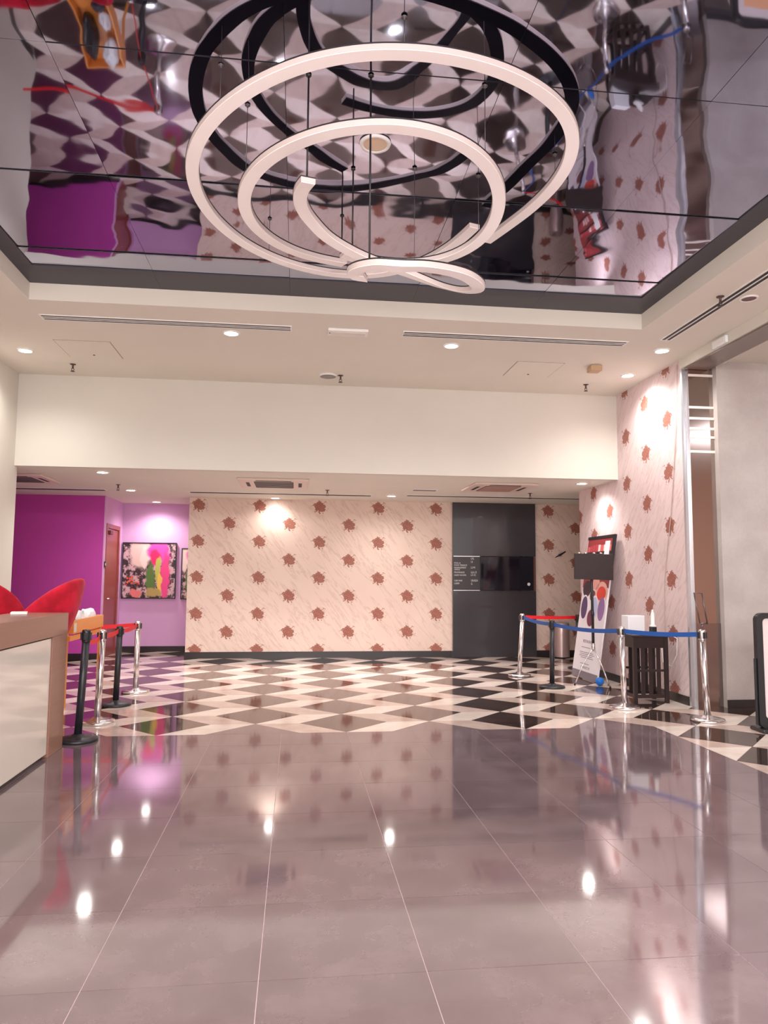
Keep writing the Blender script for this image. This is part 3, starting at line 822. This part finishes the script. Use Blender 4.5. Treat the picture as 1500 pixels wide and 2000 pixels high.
# local frame: u along -y (toward the viewer), v up the slope, w out of the face
U = Vector((0, -1, 0)); V = Vector((.31, 0, 2.02)).normalized(); W = U.cross(V)
if W.x > 0: W = -W
LEN = 2.044; HALF = .455
mm = Matrix((U, V, W)).transposed().to_4x4(); mm.translation = Vector((0, 0, .012))
def on_board(o):
    o.matrix_local = mm @ o.matrix_local
    return o
def SB(name, mt, u0, u1, v0, v1, w0, w1):
    b = bm_new(); box(b, u0, u1, v0, v1, w0, w1); o = obj(name, b, mt, sd); o.matrix_local = mm; return o
M_print = mat('white_print', (.80, .76, .80), .45)
SB('board', M_print, -HALF, HALF, .0, LEN, .0, .022)
SB('foot_strip', mat('grey_print', (.22, .19, .22), .4), -HALF, HALF, 0, .10, .022, .0235)
SB('top_photo', mat('dark_red_photo', (.28, .035, .04), .4), -HALF, HALF, 1.30, LEN, .022, .0235)
fr = bm_new()
box(fr, -HALF-.012, HALF+.012, LEN-.03, LEN+.012, .0, .03); box(fr, HALF-.05, HALF+.012, 1.58, LEN-.03, .0, .03); obj('frame', fr, M_black, sd).matrix_local = mm
SB('shelf_stripe', M_black, -HALF, HALF-.05, 1.78, 1.82, .0235, .025)
SB('shelf_stripe', M_black, -HALF, HALF-.05, 1.55, 1.58, .0235, .025)
rd = random.Random(2)
for r_ in range(2):
    for k in range(9):
        u = -.43 + k*.092; v = (1.83 if r_ == 0 else 1.60)
        SB('dish_print', mat('dish%d' % rd.randrange(4), [(.65, .12, .12), (.75, .45, .45), (.45, .06, .08), (.8, .6, .58)][rd.randrange(4)], .5), u, u+.075, v, v+.07+.05*rd.random(), .0235, .0245)
SB('notice', mat('notice_paper', (.82, .80, .84), .5), .17, .33, 1.62, 1.97, .0245, .0275)
SB('price_tag', M_white, .34, .43, 1.45, 1.60, .0245, .0275)
def disc(name, mt, u, v, ru, rv, w):
    b = bm_new(); n = 26
    vs = [b.verts.new((u+ru*math.cos(2*math.pi*i/n), v+rv*math.sin(2*math.pi*i/n), w)) for i in range(n)]
    vb = [b.verts.new((p.co.x, p.co.y, w-.0008)) for p in vs]
    b.faces.new(vs)
    for i in range(n): b.faces.new((vb[i], vb[(i+1) % n], vs[(i+1) % n], vs[i]))
    o = obj(name, b, mt, sd); o.matrix_local = mm; return o
for u, v, r_, c in ((-.28, 1.28, .15, (.05, .02, .03)), (.02, 1.36, .12, (.75, .35, .30)), (.23, 1.22, .21, (.80, .42, .38)), (-.05, 1.18, .10, (.18, .05, .06))):
    disc('dish_plate', mat('plate_%d' % int(r_*1000), c, .4), u, v, r_, r_*.8, .0242)
disc('dish_food', mat('dish_red', (.72, .06, .035), .4), .24, 1.22, .15, .10, .0250)
for u, c, k in ((-.30, (.10, .05, .14), 0), (.05, (.50, .55, .80), 1), (.30, (.30, .16, .38), 2)):
    disc('bowl_rim', M_print, u, 1.00, .135, .19, .0248); disc('bowl_food', mat('bowl_%d' % k, c, .4), u, 1.00, .112, .165, .0256)
disc('dessert_print', mat('dessert', (.16, .03, .07), .4), -.03, .86, .12, .12, .0262)
M_ink = mat('grey_ink', (.20, .15, .20), .6)
for s, sz, v in (('ROOFTOP', .075, .66), ('RESTAURANT', .06, .50)):
    o = text(s, sz, M_ink, sd, (0, 0, 0), (0, 0, 0), 'CENTER'); o.matrix_local = mm @ Matrix.Translation((.0, v, .0228))
for k, (u0, u1, v) in enumerate(((-.22, .10, .43), (-.26, .22, .36), (-.24, .26, .335), (-.26, .20, .31), (-.20, .24, .285), (-.20, .12, .20))):
    SB('text_line', M_ink, u0, u1, v, v+.008, .0222, .0228)
o = text('CONTACT US', .05, M_ink, sd, (0, 0, 0), (0, 0, 0), 'CENTER'); o.matrix_local = mm @ Matrix.Translation((.0, .135, .0228))

# black board on a tripod
bs = thing('board_stand', 'dark brown blank board on a slender tripod in front of the standee', 'board stand', (3.99, 9.56, 0))
b = bm_new(); box(b, -.275, .275, -.012, .012, 1.415, 1.765); bevel(b, .004); o = obj('board', b, mat('dark_brown_board', (.022, .013, .013), .6), bs); o.rotation_euler = (0, R(1.2), 0)
b = bm_new(); tube(b, [(-.0, .022, 1.70), (.012, .022, 1.2), (.015, .022, .50)], [.018, .018, .020], 12); obj('pole', b, M_black, bs)
b = bm_new(); lathe(b, [(.014, 0), (.024, .01), (.024, .06), (.014, .07)], (.012, .022, .92), 14); obj('clamp', b, M_black, bs)
b = bm_new(); lathe(b, [(.016, 0), (.026, .01), (.026, .10), (.016, .11)], (.015, .022, .45), 14); obj('collar', b, M_chrome, bs)
for x, y in ((-.25, .03), (.10, -.30), (.19, -.05)):
    b = bm_new(); tube(b, [(.015, .022, .50), (x*.6, y*.6, .25), (x, y, .008)], .0075, 8); obj('leg', b, M_chrome, bs)
    b = bm_new(); lathe(b, [(0, 0), (.013, 0), (.013, .03), (0, .032)], (x, y, 0), 10); obj('rubber_foot', b, M_black, bs)
for x in (-.17, -.08, .04, .14):
    b = bm_new(); lathe(b, [(0, 0), (.022, .002), (.024, .014), (0, .022)], (x, 0, 1.765), 12); obj('clip', b, M_chrome, bs)
b = bm_new(); bmesh.ops.create_uvsphere(b, u_segments=24, v_segments=14, radius=.056)
for f in b.faces: f.smooth = True
o = obj('blue_ball', b, mat('blue_rubber', (.004, .16, .62), .4)); o.location = (4.06, 9.52, .056); tag(o, 'small bright blue ball on the floor under the tripod', 'ball')

# bin in the corner
t = thing('waste_bin', 'rosy steel cylinder bin in the far right corner', 'bin', (4.81, 12.93, 0))
b = bm_new(); lathe(b, [(0, 0), (.135, 0), (.138, .02), (.138, .60), (.13, .63), (.06, .64), (.055, .60), (0, .60)], n=32); obj('drum', b, mat('rosy_steel', (.66, .50, .48), .32, metal=.6), t)
b = bm_new(); lathe(b, [(.140, .0), (.143, .0), (.143, .02), (.140, .02)], n=32); obj('foot_band', b, M_black, t)

# poster display cut by the right edge
dp = thing('poster_display', 'black round-cornered floor display with white poster at the right edge', 'sign', (4.69, 6.55, 0), R(-4))
def rrect(x0, x1, z0, z1, r, n=8):
    p = []
    for cx_, cz_, a0 in ((x1-r, z1-r, 0), (x0+r, z1-r, 90), (x0+r, z0+r, 180), (x1-r, z0+r, 270)):
        for i in range(n+1):
            a = R(a0 + 90*i/n); p.append((cx_+r*math.cos(a), cz_+r*math.sin(a)))
    return p
def ring(bm, po, pi, y0, y1):
    n = len(po); L = [[bm.verts.new((x, y, z)) for x, z in P] for P, y in ((po, y0), (pi, y0), (pi, y1), (po, y1))]
    for k in range(4):
        A, B = L[k], L[(k+1) % 4]
        for i in range(n): bm.faces.new((A[i], A[(i+1) % n], B[(i+1) % n], B[i]))
    bmesh.ops.recalc_face_normals(bm, faces=bm.faces)
b = bm_new(); ring(b, rrect(-.33, .33, .03, 1.11, .07), rrect(-.27, .27, .12, 1.06, .04), -.03, .03); obj('frame', b, M_black, dp)
boxo('poster', mat('poster_paper', (.70, .63, .62), .35), dp, -.271, .271, -.008, .008, .115, 1.065)
boxo('poster_picture', mat('peach_print', (.80, .42, .22), .4), dp, -.20, .20, -.0095, -.008, .78, .93)
boxo('poster_picture', mat('apricot_print', (.78, .50, .36), .4), dp, -.20, .20, -.0095, -.008, .28, .40)
for v in (.72, .66, .60, .50): boxo('text_line', M_ink, dp, -.2, .15, -.0095, -.008, v, v+.006)
b = bm_new(); box(b, -.35, .35, -.12, .12, 0, .035); bevel(b, .01); obj('foot', b, M_black, dp)
b = bm_new(); box(b, -.35, -.33, -.012, .012, .06, .68); bevel(b, .003); obj('side_bracket', b, M_black, dp)

# ================================================================== BACK WALL OBJECTS
pp = thing('black_partition', 'tall glossy black panel with directory and screen on the back wall', 'partition', (2.83, 13.08, 0))
M_gloss = mat('black_gloss_panel', (.042, .038, .044), .22, coat=.3)
boxo('upper_panel', M_gloss, pp, 0, 1.56, 0, .065, 1.825, ZL-.002, bev=.003)
boxo('lower_panel', M_gloss, pp, 0, 1.56, 0, .065, .0, 1.20, bev=.003)
boxo('middle_panel', mat('charcoal_panel', (.045, .040, .042), .35), pp, 0, 1.56, .004, .065, 1.205, 1.82)
boxo('trim_line', M_chrome, pp, .01, .50, -.006, .004, 1.197, 1.209)
boxo('trim_line', M_chrome, pp, .01, .50, -.006, .004, 1.815, 1.827)
boxo('screen', mat('black_glass', (.010, .009, .016), .06), pp, .505, 1.495, -.045, .004, 1.205, 1.82, bev=.006)
b = bm_new(); lathe(b, [(0, -.012), (.022, -.010), (.030, 0)], n=18); o = obj('badge', b, M_white, pp); o.location = (1.41, -.045, 1.32); o.rotation_euler = (R(-90), 0, 0)
boxo('side_strip', mat('rust_strip', (.22, .06, .04), .4), pp, 1.525, 1.553, -.004, .004, 1.21, 1.815)
M_let = mat('white_lettering', (.80, .78, .80), .5)
for s, zz in (('POOL &', 1.685), ('FOOD TERRACE', 1.645), ('MANAGEMENT', 1.60), ('OFFICE', 1.565), ('PROMENADE', 1.515), ('GUEST ROOMS', 1.465), ('CAR PARK', 1.365), ('LOBBY', 1.315)):
    text(s, .040, M_let, pp, (.025, .0035, zz), (R(90), 0, 0), sx=.82)
for s, zz in (('LVL', 1.765), ('L5', 1.705), ('L3 M', 1.60), ('L6-L12', 1.515), ('L7-12', 1.465), ('UB-B2A', 1.365), ('G', 1.305)):
    text(s, .052, M_let, pp, (.335, .0035, zz), (R(90), 0, 0), sx=.75)

t = thing('wall_hook', 'small dark hook on the flowered wall right of the black partition', 'hook', (4.88, 13.155, 1.87))
b = bm_new(); tube(b, [(-.10, -.03, -.05), (-.02, -.035, -.01), (.10, -.03, .06)], [.006, .016, .012], 8); obj('arm', b, M_dark, t)
b = bm_new(); box(b, -.03, .03, -.02, 0, -.03, .02); bevel(b, .004); obj('plate', b, M_bronze, t)

# ---- floral pictures in the alcove
def canvas(name, label, x0, x1, z0, z1, y, seed):
    t = thing('framed_picture', label, 'picture', ((x0+x1)/2, y, (z0+z1)/2), 0, 'floral pictures in the alcove')
    hx, hz = (x1-x0)/2, (z1-z0)/2
    b = bm_new(); f = .018
    box(b, -hx, hx, -.05, 0, hz-f, hz); box(b, -hx, hx, -.05, 0, -hz, -hz+f); box(b, -hx, -hx+f, -.05, 0, -hz+f, hz-f); box(b, hx-f, hx, -.05, 0, -hz+f, hz-f)
    obj('frame', b, M_black, t)
    boxo('backing', M_black, t, -hx+f, hx-f, -.03, -.004, -hz+f, hz-f)
    boxo('canvas', art_mat(), t, -hx+f, hx-f, -.042, -.030, -hz+f, hz-f)
def art_mat():
    if 'abstract_flower_print' in MATS: return MATS['abstract_flower_print']
    mt = mat('abstract_flower_print', (.4, .3, .3), .4); g = N(mt)
    sep = g.new('ShaderNodeSeparateXYZ'); co = g.coords(); g.link(co, sep.inputs[0])
    nx = g.noise(co, 6, 3); ny = g.noise(co, 7.3, 3)
    u = g.math('ADD', sep.outputs[0], g.math('MULTIPLY', g.math('SUBTRACT', nx, .5), .16))
    v = g.math('ADD', sep.outputs[2], g.math('MULTIPLY', g.math('SUBTRACT', ny, .5), .16))
    def ell(cu, cv, ru, rv, soft=.25):
        a = g.math('DIVIDE', g.math('SUBTRACT', u, cu), ru); c = g.math('DIVIDE', g.math('SUBTRACT', v, cv), rv)
        d = g.math('SQRT', g.math('ADD', g.math('MULTIPLY', a, a), g.math('MULTIPLY', c, c)))
        return g.math('SUBTRACT', 1.0, g.step(d, 1-soft, 1+soft*.5))
    fol = g.noise(co, 8, 4, .7)
    c = g.mix(g.step(fol, .46, .58), (.035, .012, .022), (.66, .42, .46))
    c = g.mix(ell(-.16, .36, .20, .34), c, (.78, .56, .52))
    c = g.mix(ell(-.10, .24, .06, .25), c, (.85, .68, .64))
    c = g.mix(ell(.17, .34, .22, .25), c, (.78, .08, .46))
    c = g.mix(ell(.10, .26, .10, .16), c, (.80, .02, .14))
    c = g.mix(ell(.03, -.18, .085, .34), c, (.10, .19, .04))
    c = g.mix(ell(.17, .0, .055, .26), c, (.50, .52, .10))
    c = g.mix(ell(.20, -.26, .05, .24), c, (.85, .55, .10))
    c = g.mix(ell(.30, -.12, .075, .50), c, (.85, .06, .26))
    c = g.mix(ell(.09, -.42, .16, .09), c, (.45, .32, .10))
    vo = g.new('ShaderNodeTexVoronoi'); vo.inputs['Scale'].default_value = 19; g.link(co, vo.inputs['Vector'])
    ber = g.math('MULTIPLY', ell(-.30, -.21, .16, .13), g.math('SUBTRACT', 1.0, g.step(vo.outputs['Distance'], .3, .5)))
    c = g.mix(ber, c, (.86, .10, .06))
    c = g.mix(ell(-.24, -.43, .13, .07), c, (.80, .20, .20))
    g.link(c, g.b.inputs['Base Color'])
    return mt
canvas('p', 'square framed picture of pink flowers and green stems in the lilac alcove', -3.285, -2.285, .995, 2.06, 14.415, 1)
canvas('p', 'second framed picture in the alcove, mostly hidden by the flowered wall corner', -2.19, -1.90, .985, 1.96, 14.415, 2)
t = thing('light_switch', 'small switch plate on the lilac jamb beside the red-brown door', 'switch', (-3.305, 13.18, 1.62))
b = bm_new(); box(b, 0, .012, -.035, .035, -.05, .05); bevel(b, .003); obj('plate', b, M_dark, t)
boxo('rocker', M_white, t, .012, .017, -.015, .015, -.02, .02)
